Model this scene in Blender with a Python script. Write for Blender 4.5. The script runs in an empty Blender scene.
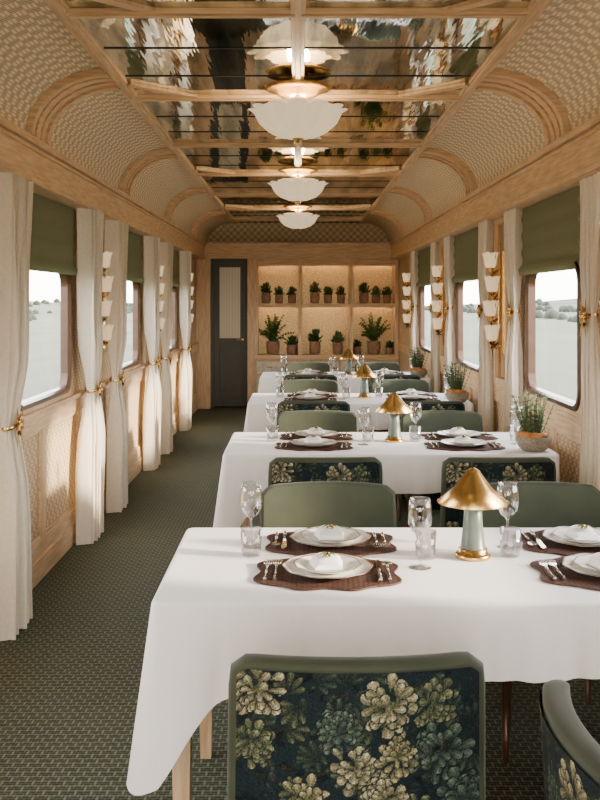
import bpy, math, random
import numpy as np
from mathutils import Vector, Matrix
random.seed(4)
rng=np.random.RandomState(7)
S=bpy.context.scene
COL=S.collection
pi=math.pi
# ------------------------------------------------------------------ mesh builder
class MB:
    def __init__(s): s.v=[];s.f=[];s.m=[];s.s=[];s.uv=[]
    def face(s,idx,m=0,sm=False,uv=None):
        s.f.append(tuple(idx));s.m.append(m);s.s.append(sm)
        if uv is None:
            p=[s.v[i] for i in idx]
            a=Vector(p[1])-Vector(p[0]);b=Vector(p[2])-Vector(p[0]);n=a.cross(b)
            ax=max(range(3),key=lambda i:abs(n[i]))
            o=[i for i in range(3) if i!=ax]
            uv=[(q[o[0]],q[o[1]]) for q in p]
        s.uv.append(uv)
    def box(s,x0,x1,y0,y1,z0,z1,m=0):
        if x0>x1:x0,x1=x1,x0
        if y0>y1:y0,y1=y1,y0
        b=len(s.v)
        s.v+=[(x0,y0,z0),(x1,y0,z0),(x1,y1,z0),(x0,y1,z0),(x0,y0,z1),(x1,y0,z1),(x1,y1,z1),(x0,y1,z1)]
        for q in ((3,2,1,0),(4,5,6,7),(0,1,5,4),(1,2,6,5),(2,3,7,6),(3,0,4,7)):
            s.face([b+i for i in q],m)
    def grid(s,rows,m=0,sm=True,closeu=False,flip=False,uv=None):
        b=len(s.v);R=len(rows);C=len(rows[0])
        for r in rows: s.v+=[tuple(p) for p in r]
        for i in range(R-1):
            for j in range(C if closeu else C-1):
                j2=(j+1)%C
                q=[b+i*C+j,b+i*C+j2,b+(i+1)*C+j2,b+(i+1)*C+j]
                u=None
                if uv is not None: u=[uv(i,j),uv(i,j+1),uv(i+1,j+1),uv(i+1,j)]
                if flip:
                    q=q[::-1]
                    if u:u=u[::-1]
                s.face(q,m,sm,u)
        return b
    def lathe(s,prof,c=(0,0,0),n=24,m=0,sm=True,mod=None,cap0=False,cap1=False,M=None):
        rows=[]
        for k,(r,z) in enumerate(prof):
            row=[]
            for j in range(n):
                a=2*pi*j/n
                rr,zz=(r,z) if mod is None else mod(r,z,a,k)
                p=Vector((rr*math.cos(a),rr*math.sin(a),zz))
                if M is not None:p=M@p
                row.append((p.x+c[0],p.y+c[1],p.z+c[2]))
            rows.append(row)
        b=s.grid(rows,m,sm,True)
        if cap0: s.face([b+j for j in range(n)][::-1],m,False)
        if cap1: s.face([b+(len(prof)-1)*n+j for j in range(n)],m,False)
    def tube(s,path,r,n=8,m=0,cap=True):
        rows=[];P=[Vector(p) for p in path]
        for i,p in enumerate(P):
            t=(P[min(i+1,len(P)-1)]-P[max(i-1,0)]).normalized()
            up=Vector((0,0,1)) if abs(t.z)<.9 else Vector((1,0,0))
            a=t.cross(up).normalized();b=a.cross(t)
            rr=r[i] if isinstance(r,(list,tuple)) else r
            rows.append([p+a*rr*math.cos(2*pi*j/n)+b*rr*math.sin(2*pi*j/n) for j in range(n)])
        b0=s.grid(rows,m,True,True)
        if cap:
            s.face([b0+j for j in range(n)],m,False)
            s.face([b0+(len(P)-1)*n+j for j in range(n)][::-1],m,False)
    def ribbon(s,path,w,side,m=0):
        rows=[]
        for i,p in enumerate(path):
            p=Vector(p);ww=w[i]
            rows.append([p-side*ww,p+side*ww])
        s.grid(rows,m,True)
    def mesh(s,name,mats):
        me=bpy.data.meshes.new(name)
        me.from_pydata(s.v,[],s.f)
        for k in mats: me.materials.append(k)
        me.polygons.foreach_set('material_index',s.m)
        me.polygons.foreach_set('use_smooth',s.s)
        ul=me.uv_layers.new(name='UVMap')
        fl=[c for u in s.uv for p in u for c in p]
        ul.data.foreach_set('uv',fl)
        me.update()
        return me
    def obj(s,name,mats,bevel=0,parent=None):
        o=bpy.data.objects.new(name,s.mesh(name,mats));COL.objects.link(o)
        if bevel:
            b=o.modifiers.new('bevel','BEVEL');b.width=bevel;b.segments=2;b.limit_method='ANGLE'
        if parent:o.parent=parent
        return o
def inst(name,me,loc=(0,0,0),rz=0,sc=1,parent=None):
    o=bpy.data.objects.new(name,me);COL.objects.link(o)
    o.location=loc;o.rotation_euler=(0,0,rz);o.scale=(sc,)*3 if not isinstance(sc,tuple) else sc
    if parent:o.parent=parent
    return o
# ------------------------------------------------------------------ materials
def base(name):
    m=bpy.data.materials.new(name);m.use_nodes=True
    nt=m.node_tree;return m,nt,nt.nodes['Principled BSDF']
def N(nt,t,**k):
    n=nt.nodes.new(t)
    for a,b in k.items():
        if a in n.inputs: n.inputs[a].default_value=b
        else:setattr(n,a,b)
    return n
def c4(c): return (c[0],c[1],c[2],1)
def pm(name,c,rough=.5,metal=0,var=.12,scale=20,bump=0,sheen=0,emit=None,es=0,stretch=(1,1,1),c2=None,trans=0,coord='Object',sss=0):
    m,nt,b=base(name);L=nt.links.new
    tc=N(nt,'ShaderNodeTexCoord');mp=N(nt,'ShaderNodeMapping');mp.inputs['Scale'].default_value=stretch
    L(tc.outputs[coord],mp.inputs['Vector'])
    no=N(nt,'ShaderNodeTexNoise',Scale=scale,Detail=4);L(mp.outputs[0],no.inputs['Vector'])
    mx=N(nt,'ShaderNodeMix',data_type='RGBA')
    cc=c2 if c2 else tuple(x*(1-2*var) for x in c)
    mx.inputs[6].default_value=c4(cc);mx.inputs[7].default_value=c4(c)
    rp=N(nt,'ShaderNodeMapRange');rp.inputs[1].default_value=.35;rp.inputs[2].default_value=.65
    L(no.outputs[0],rp.inputs[0]);L(rp.outputs[0],mx.inputs[0]);L(mx.outputs[2],b.inputs['Base Color'])
    b.inputs['Roughness'].default_value=rough;b.inputs['Metallic'].default_value=metal
    if bump:
        bp=N(nt,'ShaderNodeBump',Strength=bump,Distance=.01);L(no.outputs[0],bp.inputs['Height']);L(bp.outputs[0],b.inputs['Normal'])
    if sheen: b.inputs['Sheen Weight'].default_value=sheen;b.inputs['Sheen Roughness'].default_value=.4
    if emit: b.inputs['Emission Color'].default_value=c4(emit);b.inputs['Emission Strength'].default_value=es
    if trans:
        t=N(nt,'ShaderNodeBsdfTranslucent');L(mx.outputs[2],t.inputs[0])
        ms=N(nt,'ShaderNodeMixShader');ms.inputs[0].default_value=trans
        L(b.outputs[0],ms.inputs[1]);L(t.outputs[0],ms.inputs[2]);L(ms.outputs[0],nt.nodes['Material Output'].inputs[0])
    return m
OA,OB=(.74,.52,.31),(.54,.355,.19)
oak=pm('oak_wood',OA,.45,0,scale=6,stretch=(9,.9,9),c2=OB,bump=.05)
oakv=pm('oak_wood_vertical',OA,.45,0,scale=6,stretch=(9,9,.9),c2=OB,bump=.05)
oakx=pm('oak_wood_cross',OA,.45,0,scale=6,stretch=(.9,9,9),c2=OB,bump=.05)
darkwood=pm('bronze_frame',(.075,.036,.018),.3,.3,scale=15)
brass=pm('brushed_brass',(.66,.41,.14),.26,1,var=.06,scale=40)
gmirror=pm('bronze_mirror',(.62,.43,.22),.1,1,var=.15,scale=3)
cream=pm('linen_curtain',(.90,.81,.67),.9,0,var=.04,scale=60,bump=.1,trans=.15)
cloth=pm('white_tablecloth',(.9,.87,.84),.75,0,var=.02,scale=200,bump=.06)
velvet=pm('green_velvet',(.034,.042,.020),.8,0,var=.12,scale=9,sheen=.1)
shade_m=pm('olive_blind_fabric',(.25,.265,.15),.9,0,var=.08,scale=80,bump=.1,trans=.3)
plate_m=pm('porcelain',(.85,.82,.76),.2,0,var=.02)
rimbrown=pm('brown_glaze',(.13,.075,.035),.3)
silver=pm('polished_silver',(.72,.68,.62),.2,1,var=.04)
sage=pm('sage_ceramic',(.10,.13,.105),.35,0,var=.05)
terra=pm('terracotta',(.33,.2,.13),.8,0,var=.15,scale=30)
basketm=pm('basket_wicker',(.34,.29,.22),.8,0,var=.2,scale=80,bump=.4)
soil=pm('soil',(.03,.02,.012),.95)
leaf=pm('leaf_green',(.055,.13,.025),.5,0,var=.3,scale=14,trans=.2)
leaf2=pm('leaf_sage',(.12,.19,.065),.55,0,var=.25,scale=14,trans=.2)
doorm=pm('door_paint_green_grey',(.06,.062,.044),.45,0,var=.06)
breadm=pm('bread_crust',(.6,.25,.06),.6,0,var=.2)
blackm=pm('dark_seam',(.03,.028,.022),.4,.5)
alab=pm('alabaster_glass',(.60,.51,.37),.3,0,var=.12,scale=9,emit=(1,.76,.46),es=.75)
tulip=pm('frosted_shade_glass',(.62,.53,.40),.2,0,var=.08,emit=(1,.72,.40),es=1.0,trans=.3)
led=pm('led_strip',(1,.8,.5),.5,emit=(1,.70,.36),es=38)
goldback=pm('gold_grasscloth',(.72,.50,.23),.35,.4,var=.25,scale=30,stretch=(1,1,4))
def mirror_ceiling():
    m,nt,b=base('antique_mirror_glass');L=nt.links.new
    tc=N(nt,'ShaderNodeTexCoord');mp=N(nt,'ShaderNodeMapping');mp.inputs['Scale'].default_value=(6,.7,1)
    L(tc.outputs['Object'],mp.inputs[0])
    no=N(nt,'ShaderNodeTexNoise',Scale=1.6,Detail=3);L(mp.outputs[0],no.inputs['Vector'])
    cr=N(nt,'ShaderNodeValToRGB');L(no.outputs[0],cr.inputs[0])  # streaky reflections painted into the mirror colour, dark to bright
    cr.color_ramp.elements[0].position=.40;cr.color_ramp.elements[0].color=(.30,.31,.25,1)
    cr.color_ramp.elements[1].position=.58;cr.color_ramp.elements[1].color=(.92,.91,.82,1)
    L(cr.outputs[0],b.inputs['Base Color']);b.inputs['Metallic'].default_value=1;b.inputs['Roughness'].default_value=.03
    bp=N(nt,'ShaderNodeBump',Strength=.09,Distance=.03);L(no.outputs[0],bp.inputs['Height']);L(bp.outputs[0],b.inputs['Normal'])
    return m
cmirror=mirror_ceiling()
def woven(name,ca,cb,cell=.03,strands=3,nz=.3):
    m,nt,b=base(name);L=nt.links.new
    tc=N(nt,'ShaderNodeTexCoord');sp=N(nt,'ShaderNodeSeparateXYZ');L(tc.outputs['UV'],sp.inputs[0])
    def M(op,a,bv=None):
        n=N(nt,'ShaderNodeMath',operation=op)
        for i,x in enumerate((a,bv)):
            if x is None:continue
            if isinstance(x,(int,float)):n.inputs[i].default_value=x
            else:L(x,n.inputs[i])
        return n.outputs[0]
    k=2*pi*strands/cell/2
    a=M('ABSOLUTE',M('SINE',M('MULTIPLY',sp.outputs[0],k)));bb=M('ABSOLUTE',M('SINE',M('MULTIPLY',sp.outputs[1],k)))
    ch=N(nt,'ShaderNodeTexChecker',Scale=1/cell);L(tc.outputs['UV'],ch.inputs[0])
    ch.inputs[1].default_value=(1,1,1,1);ch.inputs[2].default_value=(0,0,0,1)
    mx=N(nt,'ShaderNodeMix',data_type='FLOAT');L(ch.outputs['Fac'],mx.inputs[0]);L(a,mx.inputs[2]);L(bb,mx.inputs[3])
    no=N(nt,'ShaderNodeTexNoise',Scale=30,Detail=5);L(tc.outputs['UV'],no.inputs['Vector'])
    h=M('MULTIPLY',M('ADD',M('MULTIPLY',mx.outputs[0],.75),M('MULTIPLY',ch.outputs['Fac'],.4)),M('ADD',M('MULTIPLY',no.outputs[0],nz*2),1-nz-.1))
    cr=N(nt,'ShaderNodeValToRGB');L(h,cr.inputs[0])
    cr.color_ramp.elements[0].position=.1;cr.color_ramp.elements[0].color=c4(cb)
    cr.color_ramp.elements[1].position=.8;cr.color_ramp.elements[1].color=c4(ca)
    L(cr.outputs[0],b.inputs['Base Color']);b.inputs['Roughness'].default_value=.7
    bp=N(nt,'ShaderNodeBump',Strength=.4,Distance=.004);L(h,bp.inputs['Height']);L(bp.outputs[0],b.inputs['Normal'])
    return m
cane=woven('woven_cane',(.84,.71,.50),(.20,.12,.05),.05,3,.25)
rattan=woven('woven_wall_panel',(.72,.53,.32),(.22,.13,.055),.04,2)
matm=woven('dark_rattan',(.08,.026,.011),(.010,.004,.003),.014,1)
def carpet():
    m,nt,b=base('green_patterned_carpet');L=nt.links.new
    tc=N(nt,'ShaderNodeTexCoord')
    br=N(nt,'ShaderNodeTexBrick',Scale=1);L(tc.outputs['Object'],br.inputs['Vector'])
    br.inputs['Color1'].default_value=(.018,.027,.017,1);br.inputs['Color2'].default_value=(.036,.048,.03,1)
    br.inputs['Mortar'].default_value=(.17,.185,.125,1)
    br.inputs['Mortar Size'].default_value=.0045;br.inputs['Mortar Smooth'].default_value=.3
    br.inputs['Brick Width'].default_value=.05;br.inputs['Row Height'].default_value=.03
    br2=N(nt,'ShaderNodeTexBrick',Scale=1);mp=N(nt,'ShaderNodeMapping');mp.inputs['Location'].default_value=(.0125,.015,0)
    L(tc.outputs['Object'],mp.inputs[0]);L(mp.outputs[0],br2.inputs['Vector'])
    br2.inputs['Color1'].default_value=(0,0,0,1);br2.inputs['Color2'].default_value=(0,0,0,1);br2.inputs['Mortar'].default_value=(.06,.07,.045,1)
    br2.inputs['Mortar Size'].default_value=.003;br2.inputs['Brick Width'].default_value=.025;br2.inputs['Row Height'].default_value=.03
    ad=N(nt,'ShaderNodeMix',data_type='RGBA',blend_type='ADD');ad.inputs[0].default_value=1
    L(br.outputs[0],ad.inputs[6]);L(br2.outputs[0],ad.inputs[7])
    no=N(nt,'ShaderNodeTexNoise',Scale=250);L(tc.outputs['Object'],no.inputs['Vector'])
    mu=N(nt,'ShaderNodeMix',data_type='RGBA',blend_type='MULTIPLY');mu.inputs[0].default_value=.6
    L(ad.outputs[2],mu.inputs[6]);L(no.outputs[0],mu.inputs[7]);L(mu.outputs[2],b.inputs['Base Color'])
    b.inputs['Roughness'].default_value=.95
    bp=N(nt,'ShaderNodeBump',Strength=.5,Distance=.004);L(no.outputs[0],bp.inputs['Height']);L(bp.outputs[0],b.inputs['Normal'])
    return m
carp=carpet()
def glassm(name,tint=(1,1,1),lo=.06,hi=.75):
    m,nt,b=base(name);L=nt.links.new
    t=N(nt,'ShaderNodeBsdfTransparent');t.inputs[0].default_value=c4(tint)
    g=N(nt,'ShaderNodeBsdfGlossy');g.inputs['Roughness'].default_value=.02
    lw=N(nt,'ShaderNodeLayerWeight',Blend=.35)
    mr=N(nt,'ShaderNodeMapRange');mr.inputs[3].default_value=lo;mr.inputs[4].default_value=hi
    L(lw.outputs['Facing'],mr.inputs[0])
    ms=N(nt,'ShaderNodeMixShader');L(mr.outputs[0],ms.inputs[0]);L(t.outputs[0],ms.inputs[1]);L(g.outputs[0],ms.inputs[2])
    L(ms.outputs[0],nt.nodes['Material Output'].inputs[0]);nt.nodes.remove(b)
    return m
wglass=glassm('window_glass',(.97,.98,.97),.01,.12)
dglass=glassm('crystal_glass',(.93,.93,.93),.05,.8)
def ribbedglass():
    m,nt,b=base('fluted_frosted_glass');L=nt.links.new
    tc=N(nt,'ShaderNodeTexCoord');w=N(nt,'ShaderNodeTexWave',Scale=14);L(tc.outputs['Object'],w.inputs[0])
    mx=N(nt,'ShaderNodeMix',data_type='RGBA');mx.inputs[6].default_value=(.32,.25,.15,1);mx.inputs[7].default_value=(.55,.46,.31,1)
    L(w.outputs[1],mx.inputs[0]);L(mx.outputs[2],b.inputs['Base Color']);b.inputs['Roughness'].default_value=.3
    b.inputs['Emission Strength'].default_value=.15;L(mx.outputs[2],b.inputs['Emission Color'])  # faint glow added to the door glass, which is no lamp
    return m
fluted=ribbedglass()
def attrmat():
    m,nt,b=base('floral_tapestry');L=nt.links.new
    at=N(nt,'ShaderNodeAttribute',attribute_name='floral')
    tc=N(nt,'ShaderNodeTexCoord');no=N(nt,'ShaderNodeTexNoise',Scale=320,Detail=2);L(tc.outputs['Object'],no.inputs['Vector'])
    mr=N(nt,'ShaderNodeMapRange');mr.inputs[1].default_value=.3;mr.inputs[2].default_value=.7;mr.inputs[3].default_value=.3;mr.inputs[4].default_value=1.35
    L(no.outputs[0],mr.inputs[0])
    vm=N(nt,'ShaderNodeVectorMath',operation='SCALE');L(at.outputs['Color'],vm.inputs[0]);L(mr.outputs[0],vm.inputs['Scale'])
    L(vm.outputs[0],b.inputs['Base Color']);b.inputs['Roughness'].default_value=.9;b.inputs['Specular IOR Level'].default_value=.2
    bp=N(nt,'ShaderNodeBump',Strength=.3,Distance=.002);L(no.outputs[0],bp.inputs['Height']);L(bp.outputs[0],b.inputs['Normal'])
    return m
tapestry=attrmat()
# ------------------------------------------------------------------ dims
W=1.45;Y0=-2.2;Y1=13.9;ZF=2.36;ZB=2.13;ZC=2.68;XC=.93;XF=1.33
P=2.6;KS=range(-2,3)
wins=[(4.80+P*k,5.98+P*k) for k in KS]
WZ0,WZ1=.965,1.76
TH=.04
# floor
m=MB();m.box(-W-.15,W+.15,Y0,Y1+.15,-.08,0,0);m.obj('floor',[carp])
for sx,side in ((-1,'left'),(1,'right')):
    m=MB()
    xi,xo=sx*W,sx*(W+TH)
    m.box(xi,xo,Y0,Y1+.1,0,WZ0,0);m.box(xi,xo,Y0,Y1+.1,WZ1,2.8,0)
    ys=[Y0]+[y for w in wins for y in w]+[Y1+.1]
    for i in range(0,len(ys),2): m.box(xi,xo,ys[i],ys[i+1],WZ0,WZ1,0)
    m.obj('wall_'+side,[rattan])
    # dado trim
    m=MB()
    t=sx*(W-.02)
    m.box(xi,sx*(W-(.045 if sx<0 else .022)),Y0,Y1-.4,.925,.95,0);m.box(xi,t,Y0,Y1-.4,.83,.925,0)
    m.box(xi,t,Y0,Y1-.4,.13,.22,0)
    for k in KS:
        a0,a1,a2,a3=4.45+P*k,5.35+P*k,6.25+P*k,4.45+P*(k+1)
        for yy in (a0,a1,a2):
            if Y0+.1<yy<Y1-.5: m.box(xi,t,yy-.04,yy+.04,.22,.83,1)
        for ya,yb in ((a0+.04,a1-.04),(a1+.04,a2-.04),(a2+.04,a3-.04)):
            if yb<Y1-.5 and ya>Y0:
                for (a,b,c,d) in ((ya,yb,.22,.237),(ya,yb,.813,.83),(ya,ya+.017,.237,.813),(yb-.017,yb,.237,.813)):
                    m.box(xi,sx*(W-.012),a,b,c,d,0)
    m.obj('trim_'+('1' if sx<0 else '2'),[oak,oakv],.004)
    m=MB();m.box(xi,sx*(W-.03),Y0,Y1-.4,0,.13,0);m.obj('baseboard_'+side,[oak],.004)
    # fascia cornice
    m=MB()
    m.box(xi,sx*XF,Y0,Y1,ZB,ZF,0);m.box(sx*XF,sx*(XF-.02),Y0,Y1,ZB,ZB+.03,0);m.box(sx*XF,sx*(XF-.03),Y0,Y1,ZF-.035,ZF,0)
    m.box(sx*XF,sx*(XF-.012),Y0,Y1,ZF-.06,ZF-.04,0)
    m.obj('trim_'+('3' if sx<0 else '4'),[oak],.004)
    # cove
    m=MB();n=16
    arc=[(XC+(XF-XC)*math.cos(pi/2*i/n),ZF+(ZC-ZF)*math.sin(pi/2*i/n)) for i in range(n+1)]
    L_=.56
    rows=[[(sx*a,y,z) for (a,z) in arc] for y in (Y0,Y1)]
    m.grid(rows,0,True,flip=(sx<0),uv=lambda i,j:((Y0,Y1)[i],L_*j/n))
    m.obj('ceiling_cove_'+side,[cane])
    # ribs
    m=MB()
    for k in range(-2,4):
        yc=4.8+2.4*k
        for (ya,yb,pr) in ((-.165,.165,.018),(-.17,-.12,.034),(.12,.17,.034),(-.07,-.03,.028),(.03,.07,.028)):
            rows=[]
            for i in range(n+1):
                th=pi/2*i/n
                nx,nz=math.cos(th),math.sin(th)
                a,z=arc[i]
                rows.append([(sx*(a+.01*nx),yc+ya,z+.01*nz),(sx*(a-pr*nx),yc+ya,z-pr*nz),(sx*(a-pr*nx),yc+yb,z-pr*nz),(sx*(a+.01*nx),yc+yb,z+.01*nz)])
            m.grid(rows,0,False,flip=(sx>0))
    m.obj('trim_'+('5' if sx<0 else '6'),[oakx])
    # ceiling edge rail
    m=MB();m.box(sx*(XC-.035),sx*(XC+.015),Y0,Y1,ZC-.02,ZC+.01,0);m.box(sx*(XC-.045),sx*(XC-.035),Y0,Y1,ZC-.012,ZC+.01,0)
    m.obj('trim_'+('7' if sx<0 else '8'),[oak],.003)
    # windows
    for wi,(ya,yb) in enumerate(wins):
        m=MB()
        def rr(y0,y1,z0,z1,r,x):
            pts=[]
            for (cy,cz,a0) in ((y1-r,z1-r,0),(y0+r,z1-r,90),(y0+r,z0+r,180),(y1-r,z0+r,270)):
                for i in range(9):
                    a=math.radians(a0+90*i/8);pts.append((x,cy+r*math.cos(a),cz+r*math.sin(a)))
            return pts
        xa=sx*(W-.018);xb=sx*(W+.035)
        m.grid([rr(ya-.02,yb+.02,WZ0-.02,WZ1+.02,.02,sx*(W)),rr(ya-.02,yb+.02,WZ0-.02,WZ1+.02,.02,xa),rr(ya+.02,yb-.02,WZ0+.02,WZ1-.02,.10,xa),rr(ya+.02,yb-.02,WZ0+.02,WZ1-.02,.10,xb)],0,False,True)
        xc_=sx*(W-.03);
        L2=[rr(ya+.008,yb-.008,WZ0+.008,WZ1-.008,.105,xa),rr(ya+.012,yb-.012,WZ0+.012,WZ1-.012,.105,xc_),rr(ya+.036,yb-.036,WZ0+.036,WZ1-.036,.09,xc_),rr(ya+.044,yb-.044,WZ0+.044,WZ1-.044,.085,sx*(W-.01)),rr(ya+.044,yb-.044,WZ0+.044,WZ1-.044,.085,xb)]
        m.grid(L2,1,False,True)
        g=rr(ya+.04,yb-.04,WZ0+.04,WZ1-.04,.085,sx*(W+.02));b=len(m.v);m.v+=g;m.face(range(b,b+len(g)),2)
        m.obj('window_%d'%(wi+1+(5 if sx>0 else 0)),[oak,darkwood,wglass])
        # roman blind
        m=MB();rows=[]
        for i in range(13):
            z=ZB-.005-(ZB-WZ1+.05)*i/12
            d=.012+.008*(i%3==2)+(.02 if i>=11 else 0)
            rows.append([(sx*(W-.02-d),ya-.02+ (yb-ya+.04)*j/4,z) for j in range(5)])
        m.grid(rows,0,True)
        m.obj('roman_blind',[shade_m])
    # mirror
    for k in KS:
        yc=6.67+P*k
        if yc>13.3:continue
        m=MB()
        m.box(xi,sx*(W-.012),yc-.17,yc+.17,1.0,2.1,0)
        for (a,b,c,d) in ((-.21,-.165,.955,2.125),(.165,.21,.955,2.125)): m.box(xi,sx*(W-.035),yc+a,yc+b,c,d,1)
        m.box(xi,sx*(W-.035),yc-.165,yc+.165,2.09,2.125,1);m.box(xi,sx*(W-.035),yc-.165,yc+.165,.955,1.0,1)
        m.obj('wall_mirror',[gmirror,oakv],.003)
# tiered sconce mesh (local: +x out of wall)
m=MB()
m.box(.0,.012,-.03,.03,-.36,.36,0)
m.tube([(.02,0,-.42),(.03,0,-.1),(.025,0,.1),(.02,0,.42)],[.004,.009,.009,.004],8,0)
for z,sy in ((-.27,1),(-.1,-1),(.07,1),(.24,-1)):
    cx_,cy_=.082,.028*sy
    m.tube([(.02,0,z-.03),(.05,.02*sy,z-.05),(cx_,cy_,z-.02),(cx_,cy_,z)],.006,6,0)
    m.lathe([(.008,-.025),(.024,-.006),(.03,.006),(.014,.012)],(cx_,cy_,z),12,0)
    m.lathe([(.014,0),(.030,.010),(.037,.035),(.039,.065),(.052,.096)],(cx_,cy_,z),48,1,mod=lambda r,zz,a,k:(r*(1+.18*(abs(math.cos(3*a))-.3)*(k>0)),zz+(.022*abs(math.cos(3*a)) if k==4 else 0)))
    for q in (-1,1):
        m.ribbon([(.02,0,z),(.04,.035*q,z+.03),(.065,.06*q,z+.07),(.06,.075*q,z+.13)],[.004,.016,.015,.001],Vector((.3,.6,.4)),0)
        m.ribbon([(.02,0,z),(.06,.03*q,z-.03),(.075,.05*q,z-.05),(.07,.065*q,z-.09)],[.004,.014,.012,.001],Vector((.3,.6,.5)),0)
sconce=m.mesh('wall_sconce',[brass,tulip])
for k in KS:
    yc=6.67+P*k
    inst('wall_sconce',sconce,(-W+.012,yc,1.53),0);inst('wall_sconce',sconce,(W-.012,yc,1.53),pi)
# ceiling
m=MB();m.box(-W-.12,W+.12,Y0,Y1+.1,2.72,2.8,1);m.box(-XC,XC,Y0,Y1,ZC,2.72,0);m.obj('ceiling',[cmirror,oak])
m=MB()
zc0=ZC-.022
m.box(-.03,.03,Y0,Y1,zc0,ZC,0);m.box(-.013,.013,Y0,Y1,zc0-.01,zc0,0)
for yb in (-1.3,.4,2.05,3.7,5.25,6.85,8.45,10.05,11.65,13.2):
    m.box(-XC+.03,-.03,yb-.032,yb+.032,zc0,ZC,1);m.box(.03,XC-.03,yb-.032,yb+.032,zc0,ZC,1)
    m.box(-XC+.04,XC-.04,yb-.014,yb+.014,zc0-.008,zc0,1)
for yb in (2.05,3.7,5.25,8.45,11.65):
    for sx in (-1,1):
        a=Vector((sx*(XC-.05),yb-.32,0));b=Vector((sx*.55,yb,0));d=(b-a).normalized();q=Vector((-d.y,d.x,0))*.022
        i0=len(m.v)
        for z in (zc0+.004,ZC):
            for p in (a-q,b-q,b+q,a+q): m.v.append((p.x,p.y,z))
        for f in ((0,1,2,3),(4,5,6,7),(0,1,5,4),(1,2,6,5),(2,3,7,6),(3,0,4,7)): m.face([i0+j for j in f],1)
m.obj('trim_9',[oak,oakx],.003)
m=MB()
y=Y0+.1
while y<Y1:
    m.box(-XC+.06,XC-.06,y-.006,y+.006,ZC-.004,ZC,0);y+=.53
m.obj('trim_10',[blackm])
# end walls
m=MB();m.box(-W-.1,W+.1,Y1,Y1+.12,0,2.8,0);m.obj('wall_back',[cane])
# glazed end added unseen behind the camera for frontal fill daylight
m=MB();m.box(-W-.1,W+.1,Y0-.1,Y0,0,.35,0);m.box(-W-.1,W+.1,Y0-.1,Y0,2.45,2.8,0)
m.box(-W-.1,-1.25,Y0-.1,Y0,.35,2.45,0);m.box(1.25,W+.1,Y0-.1,Y0,.35,2.45,0)
m.obj('wall_front',[oakv])
m=MB()
for x in (-1.25,-.42,.37,1.2): m.box(x,x+.05,Y0-.07,Y0-.02,.35,2.45,0)
m.box(-1.2,1.2,Y0-.07,Y0-.02,.35,.4,0);m.box(-1.2,1.2,Y0-.07,Y0-.02,2.4,2.45,0)
m.box(-1.2,1.2,Y0-.05,Y0-.045,.4,2.4,1)
m.obj('window_11',[darkwood,wglass])
YB=13.55
m=MB()
m.box(-XF,XF,YB-.05,Y1,2.14,2.36,0);m.box(-XF+.02,XF-.02,YB-.08,YB-.05,2.3,2.36,0);m.box(-XF+.02,XF-.02,YB-.065,YB-.05,2.14,2.18,0)
m.box(-W,-1.25,YB-.03,Y1,0,2.14,1);m.box(-.72,-.62,YB-.03,Y1,0,2.14,1)
m.obj('trim_11',[oakx,oakv],.004)
m=MB();m.box(-1.2,1.2,Y1-.02,Y1,2.36,2.66,0);m.obj('trim_12',[cane])
# door
m=MB();yd=YB+.12
m.box(-1.25,-1.2,yd-.03,yd+.06,0,2.14,0);m.box(-.76,-.72,yd-.03,yd+.06,0,2.14,0);m.box(-1.2,-.76,yd-.03,yd+.06,2.08,2.14,0)
m.box(-1.2,-1.13,yd,yd+.05,.02,2.08,0);m.box(-.83,-.76,yd,yd+.05,.02,2.08,0)
m.box(-1.13,-.83,yd,yd+.05,2.02,2.08,0);m.box(-1.13,-.83,yd,yd+.05,.85,1.0,0);m.box(-1.13,-.83,yd,yd+.05,.02,.22,0)
m.box(-1.13,-.83,yd+.015,yd+.035,.22,.85,0);m.box(-1.13,-.83,yd+.015,yd+.035,1.0,2.02,1)
m.tube([(-.8,yd,.98),(-.8,yd-.05,.98),(-.88,yd-.05,.98)],.01,8,2);m.lathe([(0,0),(.02,0),(.02,.01),(0,.01)],(-.8,yd-.01,.98),12,2,M=Matrix.Rotation(pi/2,4,'X'))
m.obj('door_1',[doorm,fluted,brass],.003)
# display cabinet
m=MB();x0,x1=-.62,W-.01
yb0=YB;ybk=Y1-.01
m.box(x0,x1,ybk-.02,ybk,.72,2.14,1)
cols=[x0,.03,.76,x1-.03];cw=.05
for i,c in enumerate(cols):
    a=c if i==0 else c-cw/2
    m.box(a,a+cw,yb0,ybk-.02,.72,2.14,0)
for i in range(3):
    a=cols[i]+cw/2+(cw/2 if i==0 else 0);b=cols[i+1]-cw/2
    m.box(a,b,yb0,ybk-.02,2.06,2.14,2);m.box(a,b,yb0,ybk-.02,1.465,1.50,2);m.box(a,b,yb0,ybk-.02,.72,.765,2)
    for z in (2.06,1.465):
        m.box(a+.03,b-.03,yb0+.03,yb0+.04,z-.008,z-.0005,3)
        m.box(a,b,yb0,yb0+.015,z-.02,z,2)
m.box(x0-.02,x1,yb0-.05,yb0,.70,.74,2)
m.box(x0,x1,yb0,ybk,.08,.70,0);m.box(x0+.02,x1,yb0+.04,ybk,0,.08,2)
for i in range(5):
    a=x0+.03+i*.4;b=a+.37
    m.box(a,b,yb0-.02,yb0,.5,.67,4);m.box(a,b,yb0-.02,yb0,.1,.47,4)
    m.box(a+.14,a+.23,yb0-.035,yb0-.02,.585,.6,5)
m.obj('display_cabinet',[oakv,goldback,oakx,led,pm('cream_drawer_paint',(.78,.70,.56),.5),brass],.003)
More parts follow.
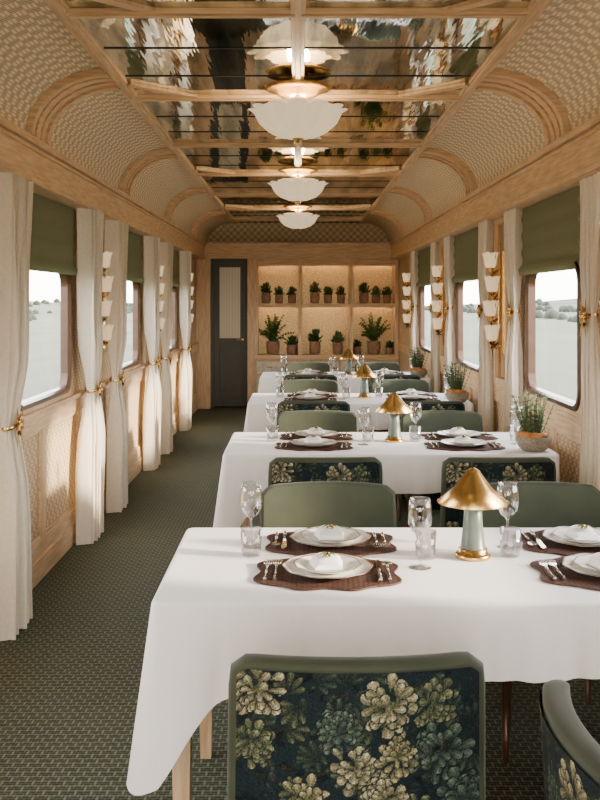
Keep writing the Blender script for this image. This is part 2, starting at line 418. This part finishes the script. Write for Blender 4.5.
# ------------------------------------------------------------------ curtains
def curtain(tie,seed,side,A=.058,wt=.175):
    r=random.Random(seed);m=MB();rows=[];nz=70;nu=120;ph=r.random()*6
    H=ZB-.004
    for i in range(nz+1):
        z=H*(1-i/nz)+.004
        d=(z-tie)
        if d>0: w=.07+(wt-.07)*min(1,(d/(H-tie)))**.8
        else: w=.07+(wt-.085)*min(1,(-d/tie*2.0))**.8
        sh=-.05*math.exp(-(d/.3)**2)*side
        row=[]
        for j in range(nu+1):
            u=j/nu*2-1
            amp=A*(.40+.60*min(1,abs(d)/.28))
            s1=math.sin(u*pi*4.5+ph+.3*math.sin(z*2.3))
            yy=w*u+.012*math.sin(u*pi*9+2*ph)+sh+.006*math.sin(z*5+u*3)
            xx=amp*(abs(s1)**.8)*(1 if s1>0 else -1)*(1+.15*math.sin(u*5+seed))+.004*math.sin(u*29+z*5)
            row.append((xx,yy,z))
        rows.append(row)
    m.grid(rows,0,True)
    K_=A*.7
    pts=[(K_*math.cos(a),.08*math.sin(a)-.05*side,tie+.012*math.sin(a)) for a in [2*pi*k/24 for k in range(24)]]
    m.grid([[ (p[0]*s_,p[1]*1+0,p[2]+dz) for p in pts] for dz,s_ in ((-.009,1),(-.004,1.1),(.004,1.1),(.009,1))],1,True,True)
    c=(K_+.004,-.05*side,tie)
    MR=Matrix.Rotation(pi/2,4,'Y')
    m.lathe([(0,.03),(.010,.026),(.016,.012),(.03,.02),(.044,.012),(.025,0)],c,40,1,M=MR,mod=lambda rr,z,a,k:(rr*(1+.25*math.cos(6*a)*(k>1)),z))
    for q in (-1,1):
        m.ribbon([(c[0],c[1],c[2]),(c[0]+.01,c[1]+q*.03,c[2]-.05),(c[0]+.012,c[1]+q*.045,c[2]-.1)],[.004,.018,.001],Vector((0,1,0)),1)
        m.ribbon([(c[0],c[1],c[2]),(c[0]+.01,c[1]+q*.03,c[2]+.04),(c[0]+.012,c[1]+q*.05,c[2]+.09)],[.004,.016,.001],Vector((0,1,0)),1)
    return m.mesh('curtain',[cream,brass])
cl=[curtain(.97,1,1),curtain(.97,2,-1)];crr=[curtain(1.47,3,1,.034),curtain(1.47,4,-1,.034)]
for k in KS:
    for q,yy in ((0,4.46),(1,6.15)):
        y=yy+P*k
        if y>13.2 or y<Y0+.3:continue
        inst('curtain',cl[q],(-1.345,y,0),0)
        inst('curtain',crr[q],(1.392,y,0),pi)
# ------------------------------------------------------------------ tables
TX0,TX1=-.387,1.345;TD=.83;TZ=.76
def tablecloth():
    m=MB()
    r=.03;pts=[]
    x0,x1,y0,y1=TX0,TX1,0,TD
    def edge(ax,ay,bx,by,nx,ny,n,tag):
        for i in range(n):
            t=(i+.5)/n;pts.append((ax+(bx-ax)*t,ay+(by-ay)*t,nx,ny,tag))
    def corner(cx,cy,a0,tag):
        for i in range(15):
            a=math.radians(a0+90*i/14);pts.append((cx+r*math.cos(a),cy+r*math.sin(a),math.cos(a),math.sin(a),tag))
    edge(x0+r,y0,x1-r,y0,0,-1,110,'f');corner(x1-r,y0+r,-90,'c')
    edge(x1,y0+r,x1,y1-r,1,0,40,'r');corner(x1-r,y1-r,0,'c')
    edge(x1-r,y1,x0+r,y1,0,1,110,'b');corner(x0+r,y1-r,90,'c')
    edge(x0,y1-r,x0,y0+r,-1,0,60,'l');corner(x0+r,y0+r,180,'c')
    n=len(pts)
    arr=[];s=0
    for i,p in enumerate(pts):
        if i: s+=math.hypot(p[0]-pts[i-1][0],p[1]-pts[i-1][1])
        arr.append(s)
    TOT=s+math.hypot(pts[0][0]-pts[-1][0],pts[0][1]-pts[-1][1])
    f1=2*pi*round(34*TOT/(2*pi))/TOT;f3=2*pi*round(80*TOT/(2*pi))/TOT;f0=2*pi*round(9*TOT/(2*pi))/TOT
    rings=[];
    K=26
    for k in range(K+1):
        row=[]
        for i,(x,y,nx,ny,tag) in enumerate(pts):
            cl_=min(math.hypot(x-x0,y-y0),math.hypot(x-x0,y-y1))
            cr_=min(math.hypot(x-x1,y-y0),math.hypot(x-x1,y-y1))
            wl=1/(1+math.exp((x-(x0+.10))/.04))
            drop=.18+.17*wl+.15*math.exp(-cl_/.13)+.03*math.exp(-cr_/.1)
            drop+=.006*math.sin(arr[i]*f0)
            if k<5:
                a=pi/2*k/4;e=.012
                z=TZ-e+e*math.cos(a);o=-e+e*math.sin(a)
            else:
                v=(k-4)/(K-4)
                z=TZ-.012-drop*v
                fl=.045*v*(1 if nx<.3 else .02)
                f2=math.exp(-(cl_/.07)**2)
                fold=.017*v*math.sin(arr[i]*f1)*(.45+.8*wl)*(1-.8*f2)+.004*v*math.sin(arr[i]*f3)
                if nx>.3: fold*=.1
                o=fl*(.45+.4*math.exp(-cl_/.15))+.035*f2*v+fold
            row.append((x+nx*o,y+ny*o,z))
        rings.append(row)
    b=m.grid(rings,0,True,True)
    m.face([b+i for i in range(n)][::-1],0,False)
    me=m.mesh('tablecloth',[cloth]);
    return me
cme=tablecloth()
m=MB()
m.box(TX0+.015,TX1-.015,.015,TD-.015,TZ-.04,TZ-.006,0)
m.box(TX0+.05,TX1-.05,.06,.08,TZ-.12,TZ-.04,0);m.box(TX0+.05,TX1-.05,TD-.08,TD-.06,TZ-.12,TZ-.04,0)
for x in (TX0+.075,TX1-.075):
    for y in (.08,TD-.08):
        rows=[[(x+a*w,y+b*w,z) for a,b in ((-1,-1),(1,-1),(1,1),(-1,1))] for z,w in ((0,.018),(.1,.02),(TZ-.12,.03),(TZ-.04,.032))]
        m.grid(rows,0,False,True)
tme=m.mesh('dining_table',[oakv])
# floral paint
def floral(nx,ny,w,h,seed):
    r=random.Random(seed)
    X,Yg=np.meshgrid(np.linspace(0,w,nx),np.linspace(0,h,ny))
    img=np.zeros((ny,nx,3))+np.array([.007,.014,.017])
    dk=np.array([.006,.012,.013])
    def ell(cx,cy,a,b,th,c0,c1,edge=True):
        dx=X-cx;dy=Yg-cy;u=dx*math.cos(th)+dy*math.sin(th);v=-dx*math.sin(th)+dy*math.cos(th)
        bw=b*(.55+.5*np.clip(u/a,-1,1))+1e-4
        d=(u/a)**2+(v/bw)**2
        mk=d<1
        if edge: img[(d<1.4)&(d>=1)&(u>-.2*a)]=dk
        t=np.clip((u/a+1)/2,0,1)[...,None]**1.6
        vein=(.8+.2*np.cos(v/bw*7))[...,None]
        sh=(.55+.45*np.clip(1-np.abs(v/bw)*1.1,0,1))[...,None]*vein
        cc=(np.array(c0)*(1-t)+np.array(c1)*t)*sh
        img[mk]=cc[mk]
    for i in range(520):
        c=r.choice([(.022,.038,.038),(.03,.05,.048),(.016,.026,.032),(.05,.066,.045),(.007,.012,.018),(.034,.032,.018)])
        ell(r.random()*w,r.random()*h,.008+.020*r.random(),.004+.008*r.random(),r.random()*6.3,tuple(x*.35 for x in c),c,False)
    for i in range(70):
        cx,cy,th=r.random()*w,r.random()*h,r.random()*6.3
        cc=r.choice([(.09,.115,.065),(.12,.135,.07),(.05,.08,.07),(.06,.08,.055)])
        for q in range(5):
            t2=th+(q-2)*.5
            L_=.014+.012*math.cos((q-2)*.6)
            ell(cx+L_*math.cos(t2),cy+L_*math.sin(t2),L_,.009,t2,(.012,.022,.02),cc)
    cen=[];tries=0
    while len(cen)<21 and tries<6000:
        tries+=1
        c=(.03+r.random()*(w-.06),.03+r.random()*(h-.06))
        if all(math.hypot(c[0]-d[0],c[1]-d[1])>.083 for d in cen): cen.append(c)
    for k,(cx,cy) in enumerate(cen):
        R=.040+.020*r.random();kind=k%5
        tip=((.56,.49,.27),(.40,.38,.20),(.17,.22,.16),(.60,.54,.33),(.31,.32,.17))[kind];bs=((.08,.09,.035),(.045,.065,.028),(.02,.04,.035),(.10,.10,.045),(.04,.06,.03))[kind]
        sq=.6+.35*r.random();tilt=r.random()*6.3
        offx,offy=R*.35*math.cos(tilt),R*.35*math.sin(tilt)
        for ring,(rf,n,ln) in enumerate(((.88,9,.36),(.66,9,.32),(.46,7,.30),(.27,5,.26),(.08,3,.2))):
            for q in range(n):
                a=2*pi*(q+r.random()*.7)/n+ring
                rj=rf*(.75+.45*r.random())
                ox,oy=rj*R*math.cos(a),rj*R*math.sin(a)*sq
                px_=cx+ox*math.cos(tilt)-oy*math.sin(tilt)+offx*ring*.3;py_=cy+ox*math.sin(tilt)+oy*math.cos(tilt)+offy*ring*.3
                g=.45+.7*r.random()
                ell(px_,py_,R*ln*(.8+.5*r.random()),R*ln*(.55+.4*r.random()),math.atan2(py_-cy,px_-cx)+.8*(r.random()-.5),bs,tuple(x*g for x in tip))
    return img
FN,FM=230,250
F1=floral(FN,FM,.50,.55,33)
def chair_mesh():
    m=MB()
    z0,z1=.30,.832;hw=.245;T=.026
    def bp(u,v,off):
        zt=z1-.02*max(0,(abs(u)-.88)/.12)**2-.006*u*u
        z=z0+(zt-z0)*v
        x=hw*u*(1+.03*(1-v))
        y=-.25+.05*u*u-.03*v-off
        return (x,y,z)
    nu,nv=24,16;us=[-1+2*i/nu for i in range(nu+1)];vs=[i/nv for i in range(nv+1)]
    rows=[[bp(u,v,-T-.014*math.cos(u*pi/2)*math.sin(v*pi)) for u in us] for v in vs];m.grid(rows,0,True,flip=True)
    rows=[[bp(u,v,T) for u in us] for v in vs];m.grid(rows,0,True)
    path=[(-1,v) for v in vs]+[(u,1) for u in us[1:]]+[(1,v) for v in vs[::-1][1:]]
    rows=[]
    for (u,v) in path:
        row=[]
        for j in range(9):
            a=pi*j/8-pi/2
            off=T*math.sin(a)*-1
            p=Vector(bp(u,v,off))
            out=.014*math.cos(a)
            if v>=1 and abs(u)<1: p.z+=out
            elif v>=1: p.z+=out*.7;p.x+=out*.7*u
            else: p.x+=out*(1 if u>0 else -1)
            row.append(tuple(p))
        rows.append(row)
    m.grid(rows,0,True)
    rows=[]
    for (ins,z) in ((.03,.325),(.005,.33),(0,.35),(0,.44),(.006,.46),(.03,.475),(.1,.482)):
        row=[]
        for (cx,cy,a0) in ((.2,.22,0),(-.2,.22,90),(-.2,-.2,180),(.2,-.2,270)):
            for i in range(6):
                a=math.radians(a0+18*i);rr=.05
                row.append((cx+(rr-ins)*math.cos(a)+0,cy+(rr-ins)*math.sin(a),z))
        rows.append(row)
    b=m.grid(rows,0,True,True);nn=24
    m.face([b+6*nn+j for j in range(nn)],0,True);m.face([b+j for j in range(nn)][::-1],0)
    for (x,y,dx,dy) in ((.2,.2,.01,.02),(-.2,.2,-.01,.02),(.2,-.2,.01,-.05),(-.2,-.2,-.01,-.05)):
        m.tube([(x+dx,y+dy,0),(x,y,.335)],[.012,.02],10,1)
    nb=len(m.v)
    inU,inV0=.985,.02
    rows=[]
    for i in range(FM):
        v=inV0+(.992-inV0)*i/(FM-1)
        rows.append([bp(inU*(-1+2*j/(FN-1)),v,T+.0025+.004*(1-(abs(-1+2*j/(FN-1)))**6)) for j in range(FN)])
    m.grid(rows,2,True)
    # tapestry seat apron (front and sides) sampled from the same woven cloth
    aprons=[];NA,MA=120,40
    for side in range(3):
        rows=[];cols=[]
        for i in range(MA):
            z=.335+.105*i/(MA-1);row=[];cr_=[]
            for j in range(NA):
                t=-1+2*j/(NA-1)
                if side==0: p=(.2*t,.2715,z)
                elif side==1: p=(.2515,.01+.2*t,z)
                else: p=(-.2515,.01+.2*t,z)
                row.append(p);cr_.append(F1[int(20+i*2.1+side*30)%FM,int(j*FN/NA)])
            rows.append(row);cols+=cr_
        m.grid(rows,2,False);aprons+=cols
    me=m.mesh('dining_chair',[velvet,darkwood,tapestry])
    at=me.color_attributes.new('floral','FLOAT_COLOR','POINT')
    buf=np.ones((len(m.v),4),dtype=np.float32);buf[:,:3]=.05
    buf[nb:nb+FM*FN,:3]=F1.reshape(-1,3)
    buf[nb+FM*FN:,:3]=np.array(aprons)
    at.data.foreach_set('color',buf.ravel())
    return me
chair=chair_mesh()
# place setting meshes
def outline_mat():
    m=MB();n=120;pr=[]
    for j in range(n):
        a=2*pi*j/n;ca,sa=math.cos(a),math.sin(a)
        rr=(abs(ca/.205)**3.0+abs(sa/.16)**3.0)**(-1/3.0)
        rr*=1+.055*math.cos(8*a+pi)
        pr.append((rr*ca,rr*sa))
    prof=[(.98,0.0005),(1,.002),(.998,.0062),(.985,.0068),(.97,.0052)]
    for q in range(1,14):
        s_=.97-.045*q;prof+=[(s_+.022,.0064),(s_,.0048)]
    rows=[[(x*s_,y*s_,z) for x,y in pr] for s_,z in prof]
    b=m.grid(rows,0,True,True,uv=None);m.face([b+(len(prof)-1)*n+j for j in range(n)],0)
    return m.mesh('placemat',[matm])
pmat=outline_mat()
def wav(amp,n): return lambda r,z,a,k:(r*(1+amp*math.cos(n*a)*(r>.08)),z)
m=MB();W1=wav(.02,10)
m.lathe([(0,.001),(.07,.001),(.085,.004),(.126,.016),(.129,.018)],n=80,m=0,mod=W1);
m.lathe([(.129,.018),(.1285,.0198),(.1245,.0187)],n=80,m=1,mod=W1);m.lathe([(.1245,.0187),(.108,.0135)],n=80,m=0,mod=W1);m.lathe([(.108,.0135),(.104,.0125),(.085,.008),(.07,.006),(0,.006)],n=80,m=0,mod=W1)
plate=m.mesh('dinner_plate',[plate_m,rimbrown])
m=MB();W2=wav(.02,10)
m.lathe([(0,0),(.05,0),(.06,.003),(.094,.015),(.097,.017)],n=80,m=0,mod=W2);m.lathe([(.097,.017),(.0965,.0188),(.0928,.0175)],n=80,m=1,mod=W2);m.lathe([(.0928,.0175),(.06,.006),(0,.005)],n=80,m=0,mod=W2)
splate=m.mesh('salad_plate',[plate_m,rimbrown])
# napkin
m=MB();rows=[]
for i in range(11):
    u=i/10*2-1;row=[]
    for j in range(13):
        v=j/12*2-1
        row.append((.044*u*(1+.12*v),.034*v,.006+.026*max(0,1-abs(u)**3)**.5*(.7+.3*v)+.002*math.sin(v*8+u*3)))
    rows.append(row)
m.grid(rows,0,True,flip=True)
m.grid([[(x,y,0.001) for (x,y,z) in r_] for r_ in rows],0,False)
m.grid([[rows[0][j],(rows[0][j][0],rows[0][j][1],.001)] for j in range(13)],0,False)
m.grid([[(rows[i][0][0],rows[i][0][1]-.0005,rows[i][0][2]),(rows[i][0][0],rows[i][0][1]-.0005,.001)] for i in range(11)],0,False)
for q in range(9):
    a=q*.7;m.ribbon([(.0,-.0,.032),(.016*math.cos(a),.011*math.sin(a),.040),(.034*math.cos(a),.022*math.sin(a),.034)],[.001,.005,.001],Vector((-math.sin(a),math.cos(a),0)),1)
m.lathe([(.009,.030),(.010,.038),(.0,.043)],(0,0,0),n=10,m=2)
napkin=m.mesh('folded_napkin',[cloth,leaf2,brass])
def cut(kind):
    m=MB();z=.003
    if kind=='fork':
        m.tube([(0,-.09,z),(0,-.04,z),(0,.03,z+.003)],[.005,.003,.0025],8,0)
        m.grid([[(-.004,.03,z+.003),(.004,.03,z+.003)],[(-.011,.045,z+.003),(.011,.045,z+.003)],[(-.012,.06,z+.003),(.012,.06,z+.003)]],0)
        for t in (-.0105,-.0035,.0035,.0105): m.tube([(t,.058,z+.003),(t,.095,z+.005)],[.002,.001],6,0)
    elif kind=='knife':
        m.tube([(0,-.1,z),(0,-.06,z),(0,0,z)],[.006,.0055,.004],8,0)
        m.grid([[(-.006,0,z),(.006,0,z)],[(-.008,.05,z),(.008,.05,z)],[(-.006,.095,z),(.009,.09,z)],[(.004,.11,z),(.006,.108,z)]],0)
        m.grid([[(-.006,0,z-.0015),(.006,0,z-.0015)],[(-.008,.05,z-.0015),(.008,.05,z-.0015)],[(-.006,.095,z-.0015),(.009,.09,z-.0015)],[(.004,.11,z-.0015),(.006,.108,z-.0015)]],0)
    else:
        m.tube([(0,-.09,z),(0,0,z),(0,.04,z+.003)],[.005,.003,.0025],8,0)
        rows=[[(r_*.016*math.cos(2*pi*j/16),.062+r_*.024*math.sin(2*pi*j/16),z+.004*r_) for j in range(16)] for r_ in (1,.7,.4,.05)]
        m.grid(rows,0,True,True)
    return m.mesh(kind,[silver])
fork,knife,spoon=cut('fork'),cut('knife'),cut('spoon')
m=MB()
m.lathe([(.034,0),(.034,.0015),(.012,.004),(.0045,.01),(.0038,.03),(.0038,.085),(.007,.093),(.022,.105),(.033,.125),(.037,.148),(.034,.18),(.029,.205),(.0275,.205),(.0325,.18),(.0352,.148),(.031,.126),(.02,.108),(0,.097)],n=36,m=0,cap0=True)
wine=m.mesh('wine_glass',[dglass])
m=MB();m.lathe([(.026,0),(.03,.01),(.033,.085),(.0315,.085),(.028,.012),(0,.009)],n=48,m=0,cap0=True,mod=lambda r,z,a,k:(r*(1+.02*math.cos(16*a)),z))
tumb=m.mesh('water_tumbler',[dglass])
m=MB()
m.lathe([(.052,0),(.054,.004),(.054,.012),(.05,.015),(.044,.016),(.044,.028),(.04,.031)],n=40,m=0,cap0=True)
m.lathe([(.040,.030),(.037,.034),(.03,.10),(.026,.165),(.02,.17)],n=40,m=1)
m.lathe([(.108,.168),(.109,.17),(.06,.212),(.022,.262),(.012,.272),(.0,.276)],n=48,m=0)
m.lathe([(.108,.168),(.106,.169),(.058,.209),(.02,.258)],n=48,m=0)
lampm=m.mesh('table_lamp',[brass,sage])
# plants
def plant(kind,seed):
    r=random.Random(seed);m=MB()
    if kind=='palm':
        m.lathe([(.055,0),(.075,.02),(.085,.1),(.08,.14),(.086,.15),(.078,.15),(.07,.13)],n=24,m=0,cap0=True);m.lathe([(.07,.13),(0,.135)],n=24,m=2)
        for q in range(34):
            a=r.random()*6.28;el=.6+r.random()*.85;Ln=.24+.14*r.random()
            d=Vector((math.cos(a),math.sin(a)*.3,0));sd=Vector((-d.y,d.x,0)).normalized();p0=Vector((0,0,.13))
            path=[p0+d*(Ln*t*math.cos(el)*.9)+Vector((0,0,Ln*t*math.sin(el)*1.3-.14*t*t)) for t in [i/7 for i in range(8)]]
            m.tube(path,.0025,5,1,False)
            for i in range(1,8):
                for s_ in (-1,1):
                    l=.045*(1-.6*abs(i/7-.4))
                    m.ribbon([path[i],path[i]+sd*s_*l*.5+d*l*.3+Vector((0,0,.004)),path[i]+sd*s_*l+d*l*.6-Vector((0,0,.015))],[.003,.010,.001],Vector((0,0,1))*.7+d*.7,1)
    elif kind=='herb':
        m.lathe([(.04,0),(.052,.012),(.058,.06),(.052,.09),(.058,.1),(.052,.1),(.048,.085)],n=24,m=0,cap0=True);m.lathe([(.048,.085),(0,.09)],n=24,m=2)
        for q in range(150):
            a=r.random()*6.28;el=r.random()*1.5;rr=.02+.055*r.random()
            c=Vector((rr*math.cos(a)*math.cos(el),rr*math.sin(a)*math.cos(el),.1+rr*1.25*math.sin(el)))
            d=(c-Vector((0,0,.08))).normalized();sd=d.cross(Vector((r.random()-.5,r.random()-.5,r.random()))).normalized()
            m.ribbon([c-d*.015,c,c+d*.020],[.003,.009,.001],sd,1)
    else: # rosemary with bread
        m.lathe([(.055,0),(.08,.02),(.095,.055),(.092,.08),(.084,.082),(.08,.06)],n=40,m=3,cap0=True,mod=lambda rr,z,a,k:(rr*(1+.02*math.cos(20*a)),z));m.lathe([(.08,.062),(0,.068)],n=40,m=2)
        for q in range(50):
            a=r.random()*6.28;t=r.random()*.42;Ln=.12+.14*r.random()
            d=Vector((math.cos(a)*math.sin(t),math.sin(a)*math.sin(t),math.cos(t)))
            p0=Vector((.035*math.cos(a)-.005,.035*math.sin(a),.06));path=[p0+d*Ln*i/7 for i in range(8)]
            m.tube(path,.002,5,1,False)
            for i in range(1,8):
                for w_ in range(5):
                    b=w_*1.26+i;e=Vector((math.cos(b),math.sin(b),.5)).normalized()
                    m.ribbon([path[i],path[i]+e*.009,path[i]+e*.018],[.002,.0042,.001],e.cross(d).normalized(),1)
        for (x,y,s_) in ((-.05,-.045,.036),(-.065,.01,.03),(-.005,-.068,.032),(.04,-.05,.028)):
            m.lathe([(0,-.6*s_),(.7*s_,-.4*s_),(s_,0),(.75*s_,.45*s_),(0,.62*s_)],(x,y,.09),14,4)
    return m
palm=[plant('palm',i).mesh('potted_palm',[terra,leaf,soil,basketm,breadm]) for i in (1,2)]
herb=[plant('herb',i).mesh('potted_herb',[terra,leaf,soil,basketm,breadm]) for i in (3,4,5)]
herb.append(plant('herb',9).mesh('potted_herb',[terra,leaf2,soil,basketm,breadm]))
rosem=plant('ros',6).mesh('potted_rosemary',[terra,leaf2,soil,basketm,breadm])
tables=[2.477,4.86,7.24,9.60]
def setting(x,y,rot,z=TZ):
    R=Matrix.Rotation(rot,3,'Z')
    def at(dx,dy,dz): 
        v=R@Vector((dx,dy,0));return (x+v.x,y+v.y,z+dz)
    inst('placemat',pmat,at(0,0,.0005),rot)
    inst('dinner_plate',plate,at(0,0,.0075),rot);inst('salad_plate',splate,at(0,0,.0145),rot+.5)
    inst('folded_napkin',napkin,at(0,0,.0205),rot*0+.1)
    inst('fork',fork,at(-.148,0,.0095),rot);inst('fork',fork,at(-.175,-.005,.0095),rot)
    inst('knife',knife,at(.148,0,.0105),rot);inst('spoon',spoon,at(.175,0,.0095),rot)
for ti,yn in enumerate(tables,1):
    inst('dining_table',tme,(0,yn,0));inst('tablecloth',cme,(0,yn,0))
    jx=random.uniform(-.01,.01)
    for (x,dy,rot) in ((.09,.262,0),(.11,.60,pi),(.90,.262,0),(.93,.60,pi)): setting(x+jx,yn+dy,rot+random.uniform(-.04,.04))
    inst('table_lamp',lampm,(.537,yn+.44,TZ))
    for (x,dy) in ((-.15,.57),(.36,.33),(.67,.56),(1.20,.36)): inst('wine_glass',wine,(x,yn+dy,TZ))
    for (x,dy) in ((-.145,.46),(.39,.43),(.655,.455),(1.22,.47)): inst('water_tumbler',tumb,(x,yn+dy,TZ))
    if ti>1: inst('potted_rosemary',rosem,(1.235,yn+.12,TZ),0,.95)
    for x in (.115,.91):
        if not(ti==1 and x>.5): inst('dining_chair',chair,(x+random.uniform(-.008,.008),yn-.33,0),random.uniform(-.03,.03))
        inst('dining_chair',chair,(x+random.uniform(-.008,.008),yn+TD+.10,0),pi+random.uniform(-.03,.03))
inst('dining_chair',chair,(.735,1.57,0),-pi/2+.06)
# cabinet plants
def px(x): return (x-298)*13.7/950
yb=13.71
for i,x in enumerate((266,279,292,315,328,341,364,376,387)):
    inst('potted_herb',herb[i%4],(px(x),yb,1.5005),i,(1.2,1.0,1.25+.3*(i%3==0)))
for x,k,s_ in ((273,0,1.15),(374,1,1.15)): inst('potted_palm',palm[k],(px(x),yb,.7655),0,(s_,1.0,s_*1.1))
for i,(x,s_) in enumerate(((292,1.4),(315,1.9),(338,1.7),(357,1.1),(390,1.0))): inst('potted_herb',herb[(i+1)%4],(px(x),yb,.7655),i,(s_,min(s_,1.2),s_))
# chandeliers
def chandelier():
    m=MB()
    m.lathe([(.17,0),(.17,-.012),(.15,-.02),(.12,-.024),(.10,-.045),(.05,-.055),(.03,-.06),(.02,-.10)],n=48,m=0)
    D=-.03
    def pet(n,amp): return lambda r,z,a,k:(r*(1+amp*(abs(math.cos(n*a/2))-.6)),D+z+ (.016*abs(math.cos(n*a/2)) if r>.19 else 0))
    m.lathe([(.02,-.235),(.08,-.228),(.14,-.203),(.185,-.16),(.212,-.118),(.240,-.10),(.228,-.096),(.2,-.112),(.175,-.15),(.12,-.19),(.03,-.215)],n=144,m=1,mod=pet(12,.2))
    m.lathe([(.0,-.262+D),(.012,-.257+D),(.02,-.243+D),(.03,-.236+D),(.0,-.226+D)],n=20,m=0)
    m.lathe([(.02,-.205),(.09,-.15),(.15,-.075),(.165,-.06)],n=96,m=1,mod=pet(8,.14))
    m.tube([(0,0,-.08),(0,0,-.235+D)],.008,8,0)
    return m.mesh('ceiling_chandelier',[brass,alab])
ch=chandelier()
for i,y in enumerate((-1.2,1.85,4.9,8.0,11.1)):
    inst('ceiling_chandelier',ch,(0,y,ZC-.032))
    l=bpy.data.lights.new('chandelier_bulb','POINT');l.energy=26;l.color=(1,.76,.48);l.shadow_soft_size=.06
    o=bpy.data.objects.new('chandelier_bulb',l);COL.objects.link(o);o.location=(0.0,y+.07,ZC-.155)
# ------------------------------------------------------------------ outside
gm=pm('meadow',(.060,.062,.030),.95,0,scale=.035,c2=(.018,.028,.012))
def gz(x,y):
    d=abs(x)
    return -1.7-min(1,max(0,(d-6)/40))*5+max(0,d-90)*.022*(1+.9*math.sin(y*.013+x*.011)+.5*math.sin(y*.031+1))
m=MB();rows=[]
for i in range(71):
    x=-600+1200*i/70
    rows.append([(x,-300+1500*j/100,gz(x,-300+1500*j/100)) for j in range(101)])
m.grid(rows,0,True,flip=True);m.obj('ground',[gm])
m=MB();r=random.Random(3)
for q in range(700):
    sx=r.choice((-1,1));row_=r.choice((105,150,210,300));x=sx*(row_+r.uniform(-4,4));y=r.uniform(-100,1100);s_=r.uniform(.8,2.2)
    m.lathe([(s_*1.1,-1),(s_*1.5,.2*s_),(s_*1.2,1.1*s_),(s_*.6,1.7*s_),(.01,1.9*s_)],(x,y,gz(x,y)),9,0,mod=lambda rr,z,a,k:(rr*(1+.25*math.sin(3*a+q)),z))
m.obj('distant_hedgerow',[pm('hedge_leaves',(.022,.032,.017),.9,0,scale=2,c2=(.01,.016,.008))])
# ------------------------------------------------------------------ lights
w=bpy.data.worlds.new('sky');S.world=w;w.use_nodes=True;nt=w.node_tree;L=nt.links.new
bg=nt.nodes['Background'];tc=N(nt,'ShaderNodeTexCoord');sp=N(nt,'ShaderNodeSeparateXYZ');L(tc.outputs['Generated'],sp.inputs[0])
cr=N(nt,'ShaderNodeValToRGB');L(sp.outputs[2],cr.inputs[0]);cr.color_ramp.elements[0].color=(1,.93,.84,1);cr.color_ramp.elements[1].color=(.88,.89,.96,1);cr.color_ramp.elements[1].position=.6
L(cr.outputs[0],bg.inputs[0]);bg.inputs[1].default_value=16
sun=bpy.data.lights.new('sun','SUN');sun.energy=20;sun.angle=.07;sun.color=(1,.84,.64)
o=bpy.data.objects.new('sun',sun);COL.objects.link(o);o.rotation_euler=Vector((-.94,.22,-.29)).to_track_quat('-Z','Y').to_euler();o.location=(20,0,8)
def portal(loc,rot,a,b):
    l=bpy.data.lights.new('window_portal','AREA');l.shape='RECTANGLE';l.size=a;l.size_y=b;l.cycles.is_portal=True
    o=bpy.data.objects.new('window_portal',l);COL.objects.link(o);o.location=loc;o.rotation_euler=rot
for sx in (-1,1):
    for (ya,yb_) in wins:
        portal((sx*(W+.06),(ya+yb_)/2,(WZ0+WZ1)/2),(0,pi/2*sx,0),WZ1-WZ0,yb_-ya)
portal((0,Y0-.12,1.4),(pi/2,0,0),2.5,2.1)  # guides sky light through the added end glazing
cam=bpy.data.cameras.new('camera');cam.lens=36*950/800;cam.sensor_width=36;cam.shift_y=-.125;cam.shift_x=.0025;cam.clip_start=.05;cam.clip_end=3000
o=bpy.data.objects.new('camera',cam);COL.objects.link(o);o.location=(0,0,1.55);o.rotation_euler=(pi/2,0,0);S.camera=o
